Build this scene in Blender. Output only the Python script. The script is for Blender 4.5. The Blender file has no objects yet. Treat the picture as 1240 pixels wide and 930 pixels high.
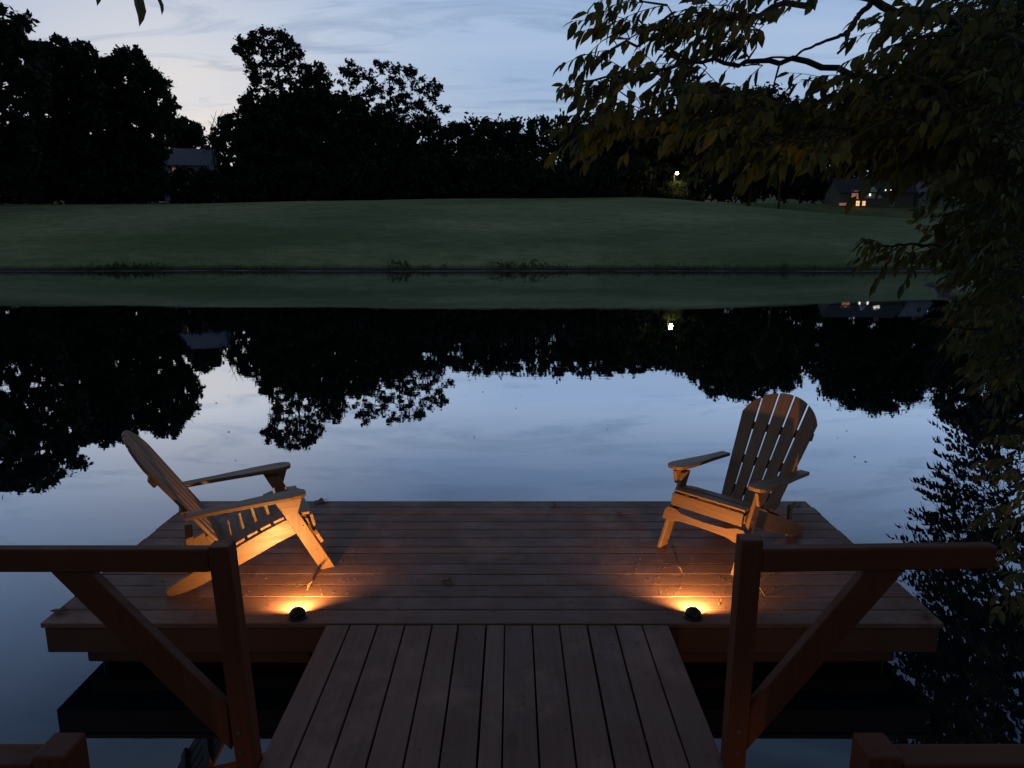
import bpy, bmesh, math, random
from mathutils import Vector, Matrix, noise
random.seed(11)
R = math.radians
sc = bpy.context.scene
C = sc.collection

# ------------------------------------------------------------------ camera
CZ, DZ, F = 2.33, 0.345, 862.0            # eye height over the water, deck height, focal length (px of a 1240 wide frame)
PITCH = math.atan(175 / F)
cp, sp = math.cos(PITCH), math.sin(PITCH)
cam = bpy.data.cameras.new('camera'); camo = bpy.data.objects.new('camera', cam); C.objects.link(camo)
camo.location = (0, 0, CZ); camo.rotation_euler = (R(90) - PITCH, 0, 0)
cam.sensor_width = 36; cam.lens = 36 * F / 1240; cam.clip_start = .05; cam.clip_end = 3000
sc.camera = camo

# ------------------------------------------------------------------ world: dusk sky
w = bpy.data.worlds.new("World"); sc.world = w; w.use_nodes = True
N = w.node_tree.nodes; L = w.node_tree.links; N.clear()
def nd(t, **k):
    n = N.new(t)
    for a, b in k.items(): setattr(n, a, b)
    return n
out = nd('ShaderNodeOutputWorld'); bg = nd('ShaderNodeBackground'); L.new(bg.outputs[0], out.inputs[0])
tc = nd('ShaderNodeTexCoord'); sx = nd('ShaderNodeSeparateXYZ'); L.new(tc.outputs['Generated'], sx.inputs[0])
def math_(op, a, b=None, clamp=False):
    n = nd('ShaderNodeMath', operation=op, use_clamp=clamp)
    for i, v in enumerate((a, b)):
        if v is None: continue
        if isinstance(v, (int, float)): n.inputs[i].default_value = v
        else: L.new(v, n.inputs[i])
    return n.outputs[0]
def mix(fac, a, b, t='MIX'):
    n = nd('ShaderNodeMix', data_type='RGBA', blend_type=t)
    for s, v in ((n.inputs[0], fac), (n.inputs[6], a), (n.inputs[7], b)):
        if isinstance(v, (int, float)): s.default_value = v
        elif isinstance(v, tuple): s.default_value = (*v, 1)
        else: L.new(v, s)
    return n.outputs[2]
ramp = nd('ShaderNodeValToRGB'); L.new(sx.outputs[2], ramp.inputs[0])
stops = [(0.0, (.40, .45, .52)), (.10, (.34, .43, .56)), (.20, (.30, .415, .60)), (.30, (.25, .37, .60)),
         (.40, (.17, .28, .50)), (.50, (.08, .145, .29)), (.65, (.018, .034, .075)), (1.0, (.008, .015, .038))]
el = ramp.color_ramp.elements
while len(el) < len(stops): el.new(.5)
for e, (p_, c_) in zip(el, stops): e.position = p_; e.color = (*c_, 1)
# afterglow low over the left of the wood
dv = nd('ShaderNodeVectorMath', operation='DOT_PRODUCT'); L.new(tc.outputs['Generated'], dv.inputs[0])
g = Vector((-.40, .90, .10)).normalized(); dv.inputs[1].default_value = g
gl = math_('POWER', math_('MAXIMUM', dv.outputs['Value'], 0.0), 40.0)
glow = mix(math_('MULTIPLY', gl, .75, True), ramp.outputs[0], (.84, .75, .66))
# darker behind the camera
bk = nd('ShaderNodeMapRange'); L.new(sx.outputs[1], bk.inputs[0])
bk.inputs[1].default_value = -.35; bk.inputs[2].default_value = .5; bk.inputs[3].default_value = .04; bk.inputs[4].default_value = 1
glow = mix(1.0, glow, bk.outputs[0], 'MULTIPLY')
# thin streaky cloud: project the direction on a plane overhead
zz = math_('ADD', math_('MAXIMUM', sx.outputs[2], 0.0), .12)
cx = math_('DIVIDE', sx.outputs[0], zz); cy = math_('DIVIDE', sx.outputs[1], zz)
cv = nd('ShaderNodeCombineXYZ'); L.new(cx, cv.inputs[0]); L.new(cy, cv.inputs[1])
mp = nd('ShaderNodeMapping'); mp.inputs['Rotation'].default_value = (0, 0, R(-25)); mp.inputs['Scale'].default_value = (.55, 1.5, 1)
L.new(cv.outputs[0], mp.inputs[0])
nz = nd('ShaderNodeTexNoise'); nz.inputs['Scale'].default_value = .9; nz.inputs['Detail'].default_value = 7; nz.inputs['Roughness'].default_value = .58
nz.inputs['Distortion'].default_value = .8; L.new(mp.outputs[0], nz.inputs[0])
cr = nd('ShaderNodeMapRange'); L.new(nz.outputs[0], cr.inputs[0]); cr.inputs[1].default_value = .42; cr.inputs[2].default_value = .72
sky = mix(math_('MULTIPLY', cr.outputs[0], .45), glow, (.47, .57, .70))
nz2 = nd('ShaderNodeTexNoise'); nz2.inputs['Scale'].default_value = 2.2; nz2.inputs['Detail'].default_value = 8; nz2.inputs['Roughness'].default_value = .62
nz2.inputs['Distortion'].default_value = 1.2; L.new(mp.outputs[0], nz2.inputs[0])
cr2 = nd('ShaderNodeMapRange'); L.new(nz2.outputs[0], cr2.inputs[0]); cr2.inputs[1].default_value = .50; cr2.inputs[2].default_value = .75
sky = mix(math_('MULTIPLY', cr2.outputs[0], .85), sky, (.16, .25, .40))
nish = nd('ShaderNodeTexSky', sky_type='NISHITA'); nish.sun_disc = False
nish.sun_elevation = R(.5); nish.sun_rotation = R(-24)
sky = mix(1.0, sky, mix(1.0, nish.outputs[0], (.003, .003, .003), 'MULTIPLY'), 'ADD')
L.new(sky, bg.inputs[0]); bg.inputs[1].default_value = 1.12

sc.view_settings.view_transform = 'Standard'; sc.view_settings.look = 'None'
sc.view_settings.exposure = 0; sc.view_settings.gamma = 1; sc.view_settings.use_curve_mapping = False
sc.cycles.use_denoising = True
sc.cycles.max_bounces = 6; sc.cycles.sample_clamp_indirect = 4

# ------------------------------------------------------------------ picture <-> place
def ray(x, y):
    v = (465 - y) / F
    return (x - 620) / F, cp + v * sp, v * cp - sp
def at(x, y, d):                       # the point at depth d (metres north of the eye) seen in direction x, y
    a, b, c = ray(x, y); t = d / b
    return Vector((a * t, d, CZ + c * t))
def on(x, y, z=DZ):                    # where that direction meets height z
    a, b, c = ray(x, y); t = (z - CZ) / c
    return Vector((a * t, b * t, z))

# ------------------------------------------------------------------ materials
def mat(name):
    m = bpy.data.materials.new(name); m.use_nodes = True
    return m, m.node_tree.nodes, m.node_tree.links, m.node_tree.nodes['Principled BSDF']
def rgb_mix(n, l, fac, a, b, bt='MIX'):
    k = n.new('ShaderNodeMix'); k.data_type = 'RGBA'; k.blend_type = bt
    for s, v in ((k.inputs[0], fac), (k.inputs[6], a), (k.inputs[7], b)):
        if isinstance(v, (int, float)): s.default_value = v
        elif isinstance(v, tuple): s.default_value = (*v, 1)
        else: l.new(v, s)
    return k.outputs[2]
def mrange(n, l, v, a, b, c, d):
    k = n.new('ShaderNodeMapRange'); l.new(v, k.inputs[0])
    for i, q in enumerate((a, b, c, d)): k.inputs[i + 1].default_value = q
    return k.outputs[0]
def noise_(n, l, vec, scale, det=4, rough=.55):
    k = n.new('ShaderNodeTexNoise'); k.inputs['Scale'].default_value = scale; k.inputs['Detail'].default_value = det
    k.inputs['Roughness'].default_value = rough
    if vec is not None: l.new(vec, k.inputs[0])
    return k.outputs[0]
def wood(name, base, dark, rough=.5, grain=.5, bump=.25, stains=0.0, board=.25, spec=.5):
    m, n, l, p = mat(name)
    uv = n.new('ShaderNodeUVMap'); mp = n.new('ShaderNodeMapping'); l.new(uv.outputs[0], mp.inputs[0])
    mp.inputs['Scale'].default_value = (2.2, 38, 1)
    geo = n.new('ShaderNodeNewGeometry')
    cmb = n.new('ShaderNodeVectorMath'); cmb.operation = 'ADD'; l.new(mp.outputs[0], cmb.inputs[0])
    sc_ = n.new('ShaderNodeVectorMath'); sc_.operation = 'SCALE'; l.new(geo.outputs['Random Per Island'], sc_.inputs[0]); sc_.inputs[3].default_value = 37
    l.new(sc_.outputs[0], cmb.inputs[1])
    g_ = noise_(n, l, cmb.outputs[0], 1.6, 6, .6)
    col = rgb_mix(n, l, mrange(n, l, g_, .3, .7, 0, grain), base, dark)
    br = mrange(n, l, geo.outputs['Random Per Island'], 0, 1, 1 - board, 1 + board)
    col = rgb_mix(n, l, 1.0, col, br, 'MULTIPLY')
    tcn = n.new('ShaderNodeTexCoord')
    rgh = mrange(n, l, g_, .2, .8, rough - .1, rough + .12)
    if stains:
        s_ = noise_(n, l, tcn.outputs['Object'], 2.3, 7, .65)
        col = rgb_mix(n, l, mrange(n, l, s_, .52, .72, 0, stains), col, tuple(min(1, c * 2.2 + .02) for c in base))
        s2 = noise_(n, l, tcn.outputs['Object'], 60, 3, .6)
        col = rgb_mix(n, l, mrange(n, l, s2, .68, .74, 0, stains), col, (.30, .25, .20))
        s3 = noise_(n, l, tcn.outputs['Object'], 5, 5, .6)
        rg2 = n.new('ShaderNodeMath'); rg2.operation = 'ADD'; l.new(rgh, rg2.inputs[0]); l.new(mrange(n, l, s3, .3, .7, -.1, .14), rg2.inputs[1]); rgh = rg2.outputs[0]
    l.new(col, p.inputs['Base Color']); l.new(rgh, p.inputs['Roughness'])
    p.inputs['Specular IOR Level'].default_value = spec
    b = n.new('ShaderNodeBump'); b.inputs['Strength'].default_value = bump; b.inputs['Distance'].default_value = .003
    l.new(g_, b.inputs['Height']); l.new(b.outputs[0], p.inputs['Normal'])
    return m
def plain(name, col, rough=.5, metal=0, emit=None, es=0, var=.15, scale=8.0):
    m, n, l, p = mat(name)
    tcn = n.new('ShaderNodeTexCoord'); q = noise_(n, l, tcn.outputs['Object'], scale, 5)
    l.new(rgb_mix(n, l, mrange(n, l, q, .3, .7, 0, 1), tuple(c * (1 - var) for c in col), tuple(min(1, c * (1 + var)) for c in col)), p.inputs['Base Color'])
    p.inputs['Roughness'].default_value = rough; p.inputs['Metallic'].default_value = metal
    if emit: p.inputs['Emission Color'].default_value = (*emit, 1); p.inputs['Emission Strength'].default_value = es
    return m
def leafmat(name, a, b, rough=.5, transl=.25):
    m, n, l, p = mat(name)
    geo = n.new('ShaderNodeNewGeometry')
    col = rgb_mix(n, l, geo.outputs['Random Per Island'], a, b)
    l.new(col, p.inputs['Base Color']); p.inputs['Roughness'].default_value = rough; p.inputs['Specular IOR Level'].default_value = .3
    if transl:
        t = n.new('ShaderNodeBsdfTranslucent'); l.new(col, t.inputs[0])
        ms = n.new('ShaderNodeMixShader'); ms.inputs[0].default_value = transl
        l.new(p.outputs[0], ms.inputs[1]); l.new(t.outputs[0], ms.inputs[2]); l.new(ms.outputs[0], n['Material Output'].inputs[0])
    return m
M = dict(
    deck=wood('deck_boards', (.185, .095, .065), (.125, .062, .044), .50, .5, .5, .45, .16, .22),
    rail=wood('rail_timber', (.130, .040, .017), (.085, .026, .011), .55, .6, .3, .12, .12, .25),
    fascia=wood('fascia_timber', (.115, .040, .018), (.07, .025, .012), .55, .6, .3, .15, .15),
    chair=wood('chair_wood', (.235, .124, .057), (.14, .070, .031), .46, .75, .4, 0, .16),
    float=plain('float_shell', (.012, .012, .013), .6),
    black=plain('black_metal', (.02, .02, .02), .35, .6),
    bolt=plain('bolt_steel', (.22, .21, .20), .4, .9),
    lens=plain('lit_lens', (.8, .6, .4), .4, 0, (1, .55, .18), 6),
    bark=plain('bark', (.035, .028, .022), .9, 0, None, 0, .4, 20),
    leaf=leafmat('near_leaves', (.050, .062, .014), (.125, .105, .022), .55, .3),
    farleaf=leafmat('far_leaves', (.012, .020, .013), (.030, .042, .022), .8, .1),
    bushleaf=leafmat('bush_leaves', (.03, .05, .02), (.06, .09, .03), .7, .2),
    dryleaf=leafmat('fallen_leaf', (.09, .045, .022), (.26, .17, .10), .6, .1),
    siding=plain('house_siding', (.34, .38, .46), .8), roof=plain('house_roof', (.05, .055, .065), .9, 0, None, 0, .3, 3),
    greyroof=plain('pale_house_roof', (.20, .22, .27), .9, 0, None, 0, .25, 3), trim=plain('white_trim', (.62, .62, .64), .7),
    dpane=plain('dark_pane', (.02, .025, .03), .1),
    litpane=plain('lit_pane', (.5, .3, .15), .5, 0, (1, .50, .22), 1.3), whitepane=plain('white_lit_pane', (.6, .5, .4), .5, 0, (1, .86, .68), 2.6),
    pinkpane=plain('pink_lit_pane', (.5, .3, .2), .5, 0, (.9, .34, .20), .30),
    stone=plain('stone', (.16, .14, .12), .9, 0, None, 0, .4, 3), gravel=plain('driveway_surface', (.42, .37, .26), .95, 0, None, 0, .2, 2),
)
# ------------------------------------------------------------------ mesh builder
class MB:
    def __init__(s): s.v, s.f, s.uv = [], [], []
    def raw(s, vs, fs, uvs=None):
        o = len(s.v); s.v += [tuple(v) for v in vs]
        for i, f in enumerate(fs):
            s.f.append([o + k for k in f]); s.uv.append(uvs[i] if uvs else [(0, 0)] * len(f))
    def prism(s, pts, th, mtx=None, bev=.003, seg=1):
        """outline pts (a, b) in the local xy plane, thickness th centred on z, edges eased"""
        bm = bmesh.new(); vs = [bm.verts.new((a, b, -th / 2)) for a, b in pts]
        f = bm.faces.new(vs); r = bmesh.ops.extrude_face_region(bm, geom=[f])
        for e in r['geom']:
            if isinstance(e, bmesh.types.BMVert): e.co.z = th / 2
        bmesh.ops.recalc_face_normals(bm, faces=bm.faces)
        if bev:
            ed = [e for e in bm.edges if len(e.link_faces) == 2 and e.calc_face_angle(0) > R(28)]
            bmesh.ops.bevel(bm, geom=ed, offset=bev, segments=seg, profile=.5, affect='EDGES')
        ax = max(a for a, _ in pts) - min(a for a, _ in pts) >= max(b for _, b in pts) - min(b for _, b in pts)
        bm.verts.ensure_lookup_table(); bm.verts.index_update()
        cs = [v.co.copy() for v in bm.verts]; off = random.random() * 9
        fs = [[v.index for v in f.verts] for f in bm.faces]
        uvs = [[((c.x if ax else c.y) + off, (c.y if ax else c.x) + c.z + off) for c in (cs[i] for i in f)] for f in fs]
        bm.free()
        s.raw([mtx @ c if mtx else c for c in cs], fs, uvs)
    def box(s, c, size, rot=None, bev=.003, seg=1):
        x, y, z = size; order = sorted(range(3), key=lambda i: -size[i]); a, b, t = order
        A, B, T = (Vector([1 if i == k else 0 for i in range(3)]) for k in order)
        if A.cross(B).dot(T) < 0: T = -T
        m = Matrix(((A.x, B.x, T.x, 0), (A.y, B.y, T.y, 0), (A.z, B.z, T.z, 0), (0, 0, 0, 1)))
        m = Matrix.Translation(Vector(c)) @ ((rot.to_4x4() if rot else Matrix.Identity(4)) @ m)
        p, q = size[a] / 2, size[b] / 2
        s.prism([(-p, -q), (p, -q), (p, q), (-p, q)], size[t], m, bev, seg)
    def tube(s, pts, rs, n=6, cap=True):
        pts = [Vector(p) for p in pts]; rings = []
        vs, fs = [], []
        for i, p in enumerate(pts):
            d = (pts[min(i + 1, len(pts) - 1)] - pts[max(i - 1, 0)])
            if d.length < 1e-9: d = Vector((0, 0, 1))
            d.normalize(); u = d.cross(Vector((0, 0, 1)) if abs(d.z) < .9 else Vector((1, 0, 0))).normalized(); w_ = d.cross(u)
            for k in range(n):
                a = 2 * math.pi * k / n; vs.append(p + (u * math.cos(a) + w_ * math.sin(a)) * rs[i])
        for i in range(len(pts) - 1):
            for k in range(n): fs.append([i * n + k, i * n + (k + 1) % n, (i + 1) * n + (k + 1) % n, (i + 1) * n + k])
        if cap: fs.append(list(range(n))[::-1]); fs.append([(len(pts) - 1) * n + k for k in range(n)])
        s.raw(vs, fs)
    def build(s, name, m, parent=None, smooth=False):
        me = bpy.data.meshes.new(name); me.from_pydata(s.v, [], s.f)
        uvl = me.uv_layers.new(name='UVMap')
        flat = [c for f in s.uv for q in f for c in q]
        uvl.data.foreach_set('uv', flat)
        if smooth: me.polygons.foreach_set('use_smooth', [True] * len(me.polygons))
        me.materials.append(m); me.update()
        o = bpy.data.objects.new(name, me); C.objects.link(o)
        if parent: o.parent = parent; o.matrix_parent_inverse = Matrix.Identity(4)
        return o
def tag(o, label, cat, group=None, kind=None):
    o['label'] = label; o['category'] = cat
    if group: o['group'] = group
    if kind: o['kind'] = kind
    return o
def empty(name, loc, label, cat, rz=0, group=None):
    o = bpy.data.objects.new(name, None); C.objects.link(o); o.location = loc; o.rotation_euler = (0, 0, rz)
    o.empty_display_size = .2
    return tag(o, label, cat, group)
def structure(o): o['kind'] = 'structure'; return o

# ------------------------------------------------------------------ terrain
def sm(a, b, x):
    t = max(0, min(1, (x - a) / (b - a))); return t * t * (3 - 2 * t)
def bank_y(x): return 54.6 + 1.1 * noise.noise(Vector((x * .07, 3, 0))) + .45 * noise.noise(Vector((x * .4, 8, 0))) + .25 * noise.noise(Vector((x * 1.3, 5, 0))) - .0010 * max(0, x - 10) ** 2 * 0
def land(x, y):
    # far lawn
    b = bank_y(x); d = y - b
    if d > 0:
        t = min(d / 70, 1.33)
        mound = 8.75 * t * (1.6 - .6 * t) / 1.0
        m = 1 - .72 * sm(24, 66, x + .10 * (y - 90)) * sm(12, 60, d)
        m -= .06 * sm(-10, -60, x)
        mound *= m
        far = 10.6 * sm(80, 122, d) + 16 * sm(165, 240, d)
        z = .12 + .16 * sm(0, 1.2, d) + math.log(math.exp(mound / .8) + math.exp(far / .8)) * .8 - .8 * math.log(2) * (1 - sm(0, 4, d)) - (.55 * sm(0, 4, d) * 0)
        z += .12 * noise.noise(Vector((x * .05, y * .05, 1))) * sm(2, 15, d)
        z += .5 * sm(0, 1, t) * noise.noise(Vector((x * .018, y * .02, 5)))
    else: z = -1.6 * sm(0, -3, d) + .12 * (1 - sm(0, -.5, d)) * 0 + .12 * (1 - sm(0, -.6, d))
    return z
def near_land(x, y):                     # the bank the camera stands over, and the one to the right
    e1 = -2.4 - y                         # >0 on the near shore
    e2 = (x - (3.4 + .48 * max(y, -3))) * .9
    e2 = min(e2, 40 - y)
    e3 = -x - 34 - .1 * y                 # far left shore
    e = max(e1, e2, e3) + .25 * noise.noise(Vector((x * .4, y * .4, 2)))
    return (-1.6 * sm(0, -2.2, e)) if e < 0 else .02 + .45 * sm(0, 1.5, e) + min(e, 60) * .05
def H(x, y): return max(land(x, y), near_land(x, y))
def axis(segs):
    r = []
    for a, b, s in segs:
        n = max(1, round((b - a) / s)); r += [a + (b - a) * i / n for i in range(n)]
    return r + [segs[-1][1]]
xs = axis([(-700, -160, 45), (-160, -70, 6), (-70, -4, 1.5), (-4, 16, .5), (16, 100, 1.5), (100, 160, 6), (160, 700, 45)])
ys = axis([(-200, -20, 20), (-20, -6, 2), (-6, 16, .5), (16, 50, 2), (50, 53, .5), (53, 57, .15), (57, 70, .6), (70, 190, 2), (190, 400, 15), (400, 1500, 100)])
vs = [(x, y, H(x, y)) for y in ys for x in xs]
nx = len(xs)
fs = [[j * nx + i, j * nx + i + 1, (j + 1) * nx + i + 1, (j + 1) * nx + i] for j in range(len(ys) - 1) for i in range(nx - 1)]
tb = MB(); tb.raw(vs, fs)
m, n, l, p = mat('lawn')
tcn = n.new('ShaderNodeTexCoord'); mpn = n.new('ShaderNodeMapping'); mpn.inputs['Scale'].default_value = (.45, .75, 1); l.new(tcn.outputs['Object'], mpn.inputs[0])
a = noise_(n, l, mpn.outputs[0], .045, 7, .65); b = noise_(n, l, mpn.outputs[0], 1.3, 5, .7); c = noise_(n, l, tcn.outputs['Object'], 9, 3, .7)
col = rgb_mix(n, l, mrange(n, l, a, .38, .62, 0, 1), (.13, .19, .07), (.46, .46, .24))
col = rgb_mix(n, l, mrange(n, l, b, .40, .70, 0, .7), col, (.085, .12, .05))
col = rgb_mix(n, l, mrange(n, l, c, .3, .7, 0, .45), col, (.10, .135, .06))
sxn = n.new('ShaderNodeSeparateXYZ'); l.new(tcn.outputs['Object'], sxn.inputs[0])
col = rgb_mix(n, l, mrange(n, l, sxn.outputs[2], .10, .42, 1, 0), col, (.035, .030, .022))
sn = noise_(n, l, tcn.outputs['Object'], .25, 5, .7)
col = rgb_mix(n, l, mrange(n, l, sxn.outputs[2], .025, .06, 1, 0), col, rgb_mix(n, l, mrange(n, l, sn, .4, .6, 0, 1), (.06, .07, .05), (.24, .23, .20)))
l.new(col, p.inputs['Base Color']); p.inputs['Roughness'].default_value = 1; p.inputs['Specular IOR Level'].default_value = .15
bp = n.new('ShaderNodeBump'); bp.inputs['Strength'].default_value = .8; bp.inputs['Distance'].default_value = .5; l.new(b, bp.inputs['Height']); l.new(bp.outputs[0], p.inputs['Normal'])
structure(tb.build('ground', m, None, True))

# water: one sheet, a faint swell and finer local shivers
m, n, l, p = mat('lake_water')
n.remove(p)
tcn = n.new('ShaderNodeTexCoord'); mpn = n.new('ShaderNodeMapping'); mpn.inputs['Scale'].default_value = (.6, 1.3, 1); l.new(tcn.outputs['Object'], mpn.inputs[0])
w1 = noise_(n, l, mpn.outputs[0], 2.2, 3, .5); w2 = noise_(n, l, mpn.outputs[0], .35, 2, .5)
ad = n.new('ShaderNodeMath'); ad.operation = 'MULTIPLY_ADD'; l.new(w2, ad.inputs[0]); ad.inputs[1].default_value = 3.0; l.new(w1, ad.inputs[2])
bp = n.new('ShaderNodeBump'); bp.inputs['Strength'].default_value = .5; bp.inputs['Distance'].default_value = .0010; l.new(ad.outputs[0], bp.inputs['Height'])
fr = n.new('ShaderNodeFresnel'); fr.inputs[0].default_value = 1.33; l.new(bp.outputs[0], fr.inputs[1])
gs = n.new('ShaderNodeBsdfGlossy'); gs.inputs['Roughness'].default_value = .0; l.new(bp.outputs[0], gs.inputs['Normal'])
gs.inputs[0].default_value = (.90, .94, 1, 1)
df = n.new('ShaderNodeBsdfDiffuse'); df.inputs[0].default_value = (.004, .008, .010, 1)
ms = n.new('ShaderNodeMixShader'); fm = n.new('ShaderNodeMath'); fm.operation = 'MULTIPLY'; fm.use_clamp = True; fm.inputs[1].default_value = 3.1; l.new(fr.outputs[0], fm.inputs[0]); fq = n.new('ShaderNodeMath'); fq.operation = 'MINIMUM'; fq.inputs[1].default_value = .84; l.new(fm.outputs[0], fq.inputs[0]); l.new(fq.outputs[0], ms.inputs[0]); l.new(df.outputs[0], ms.inputs[1]); l.new(gs.outputs[0], ms.inputs[2])
l.new(ms.outputs[0], n['Material Output'].inputs[0])
wb = MB(); wb.raw([(-600, -150, 0), (600, -150, 0), (600, 80, 0), (-600, 80, 0)], [[0, 1, 2, 3]])
structure(wb.build('water', m))

b = MB()
for i in range(26):
    q = on(random.uniform(200, 1050), random.uniform(366, 560), 0); s_ = random.uniform(.008, .018) * (1 + q.y * .05); a = random.uniform(0, 3.1)
    u = Vector((math.cos(a), math.sin(a), 0)) * s_; v = Vector((-math.sin(a), math.cos(a), 0)) * s_ * .5; c = Vector((q.x, q.y, .004))
    b.raw([c - u, c + v, c + u, c - v, c + Vector((0, 0, s_ * .3))], [[0, 1, 4], [1, 2, 4], [2, 3, 4], [3, 0, 4], [3, 2, 1, 0]])
tag(b.build('floating_debris', M['dryleaf']), 'scattered specks of leaf litter floating on the still lake', 'debris', None, 'stuff')
# ------------------------------------------------------------------ dock
X0, X1, Y0, Y1 = -2.475, 2.262, 3.435, 5.218
RX0, RX1 = -.985, .828
dock = empty('floating_dock', (0, 0, 0), 'brown timber platform floating on the lake beyond the gangway, both chairs on it', 'dock')
rows = [753.5, 738.5, 723, 709, 695.5, 683, 670, 662.2, 651.4, 641.3, 631.6, 622.4, 614, 607.2]
b = MB(); fl = MB()
for i in range(len(rows) - 1):
    ya, yb = on(620, rows[i]).y, on(620, rows[i + 1]).y
    if i == 0: ya = Y0 - .012
    if i == len(rows) - 2: yb = Y1 + .012
    e = random.uniform(-.006, .006)
    b.box(((X0 + X1) / 2 + e, (ya + yb) / 2, DZ - .014 + random.uniform(-.0012, .0012)), (X1 - X0 + .03, yb - ya - .007, .028), Matrix.Rotation(random.uniform(-.0006, .0006), 3, 'Z'), .004, 2)
b.build('decking', M['deck'], dock)
b = MB()
b.box(((X0 + X1) / 2, Y0 + .019, DZ - .03 - .072), (X1 - X0, .038, .144), None, .004)
b.box(((X0 + X1) / 2, Y1 - .019, DZ - .03 - .072), (X1 - X0, .038, .144), None, .004)
for x in (X0 + .019, X1 - .019): b.box((x, (Y0 + Y1) / 2, DZ - .031 - .072), (.038, Y1 - Y0 - .08, .142), None, .004)
b.build('fascia', M['fascia'], dock)
b = MB()
for i in range(10): b = MB(); b.box((X0 + .3 + i * .46, (Y0 + Y1) / 2, DZ - .034 - .06), (.038, Y1 - Y0 - .082, .12), None, 0); b.build('joist', M['fascia'], dock)
b = MB()
b.box((-1.72, Y0 + .12, .085), (1.22, .05, .07), Matrix.Rotation(R(.5), 3, 'Y'), .006); b.build('float_timber', M['fascia'], dock); b = MB(); b.box((1.35, Y0 + .12, .085), (1.5, .05, .07), Matrix.Rotation(R(-.4), 3, 'Y'), .006)
b.build('float_timber', M['fascia'], dock)
for x in (X0 + .75, X1 - .75, -.08): b = MB(); b.box((x, (Y0 + Y1) / 2, .02), (1.2 if x != -.08 else 1.5, Y1 - Y0 - .36, .36), None, .05, 3); b.build('float', M['float'], dock)

# gangway
gw = empty('gangway', (0, 0, 0), 'purple brown plank gangway running lengthwise from the bottom of the picture to the dock', 'gangway')
b = MB()
tops = [(197, 258), (258, 327), (327, 395), (395, 463), (463, 528), (528, 597), (597, 643), (643, 712), (712, 780), (780, 849), (849, 918), (918, 985), (985, 1052)]
for (xa, xb) in tops:
    A, B = on(300 + xa / 2.067, 754.5).x, on(300 + xb / 2.067, 754.5).x
    b.box(((A + B) / 2, (Y0 - .012 - 2.6) / 2 - .006, DZ - .014 + random.uniform(-.001, .001)), (B - A - .008, Y0 + 2.6 - .02, .028), Matrix.Rotation(random.uniform(-.0006, .0006), 3, 'Z'), .004, 2)
b.build('planking', M['deck'], gw)
for x in (RX0 + .03, -.08, RX1 - .03): b = MB(); b.box((x, .38, DZ - .031 - .075), (.04, 6.0, .145), None, .004); b.build('beam', M['fascia'], gw)
# landing behind the camera
ld = empty('landing', (0, -3.5, 0), 'plank landing at the shore end of the gangway', 'landing')
b = MB()
for i in range(12): b.box((-.08, .8 - i * .146, DZ - .02), (3.4, .139, .028), None, .004)
b.build('planking', M['deck'], ld)
for x in (-1.5, 1.4):
    for y in (-.7, .6): b = MB(); b.box((x, y, -.2), (.14, .14, 1.0), None, .004); b.build('footing', M['rail'], ld)

# ------------------------------------------------------------------ railings
def railing(label, side):
    D = 2.415
    r = empty('side_railing', (0, D, DZ), label, 'railing', 0, 'railings at the gangway sides')
    px = -1.035 if side < 0 else .858
    post = MB(); W = .078
    h = .90 if side < 0 else .925
    q = Matrix.Rotation(R(2.3) * 0, 3, 'Y')
    post.box((px, 0, h / 2 - .02), (W, .070, h + .05), Matrix.Rotation(R(-2.2 if side < 0 else .3), 3, 'Y'), .005, 2)
    po = post.build('post', M['rail'], r)
    for z in (.07, .16): bt = MB(); bt.tube([(px, -.035, z), (px, -.043, z)], [.011, .009], 6); bt.build('bolt', M['bolt'], po)
    ra = MB()
    if side < 0:
        x1, x0 = px - .058, -2.9
        ra.box(((x0 + x1) / 2, -.005, .848), (x1 - x0, .045, .089), None, .006, 2)
        tp = (-1.674, .802); bo = (px - .03, .13)
    else:
        x0, x1 = px + .040, 1.745
        ra.box(((x0 + x1) / 2, -.005, .855), (x1 - x0, .05, .089), Matrix.Rotation(R(-.9), 3, 'Y'), .008, 2)
        tp = (1.425, .808); bo = (px + .03, .14)
    ra.build('top_rail', M['rail'], r)
    s_ = -1 if side < 0 else 1
    br = MB(); k = .140
    # brace with its upper end cut flat under the rail and its foot cut plumb against the post
    xa = px + s_ * .041
    pts = [(tp[0] + s_ * .0, tp[1]), (tp[0] - s_ * k, tp[1]), (xa, .25), (xa, .065)]
    if s_ > 0: pts = pts[::-1]
    br.prism(pts, .045, Matrix.Rotation(R(90), 4, 'X'), .004)
    br.build('brace', M['rail'], r)
railing('left railing, its rail running out of the picture in front of the side-on chair', -1)
railing('right railing whose rail ends freely over the water, beside the turned chair', 1)

def stub(label, px_, side):
    D = 1.96; c = at(px_, 912, D); z = c.z
    r = empty('landing_rail', (c.x, D, 0), label, 'railing', 0, 'rail stubs at the bottom of the picture')
    b = MB(); b.box((0, .04, z - .5), (.105, .12, 1.0), None, .008, 2); po = b.build('post', M['rail'], r)
    b = MB(); b.tube([(.03 * -side, -.033, z - .075), (.03 * -side, -.041, z - .075)], [.016, .016], 8); b.build('bolt', M['black'], po)
    b = MB(); b.box((side * (.062 + .75), .04, z - .11), (1.5, .10, .15), None, .006, 2); b.build('beam', M['rail'], r)
stub('post head with a dark bolt hole and a beam, bottom left corner', 62, -1)
stub('dark post head and beam almost lost in shadow at the bottom right corner', 1070, 1)

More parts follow.
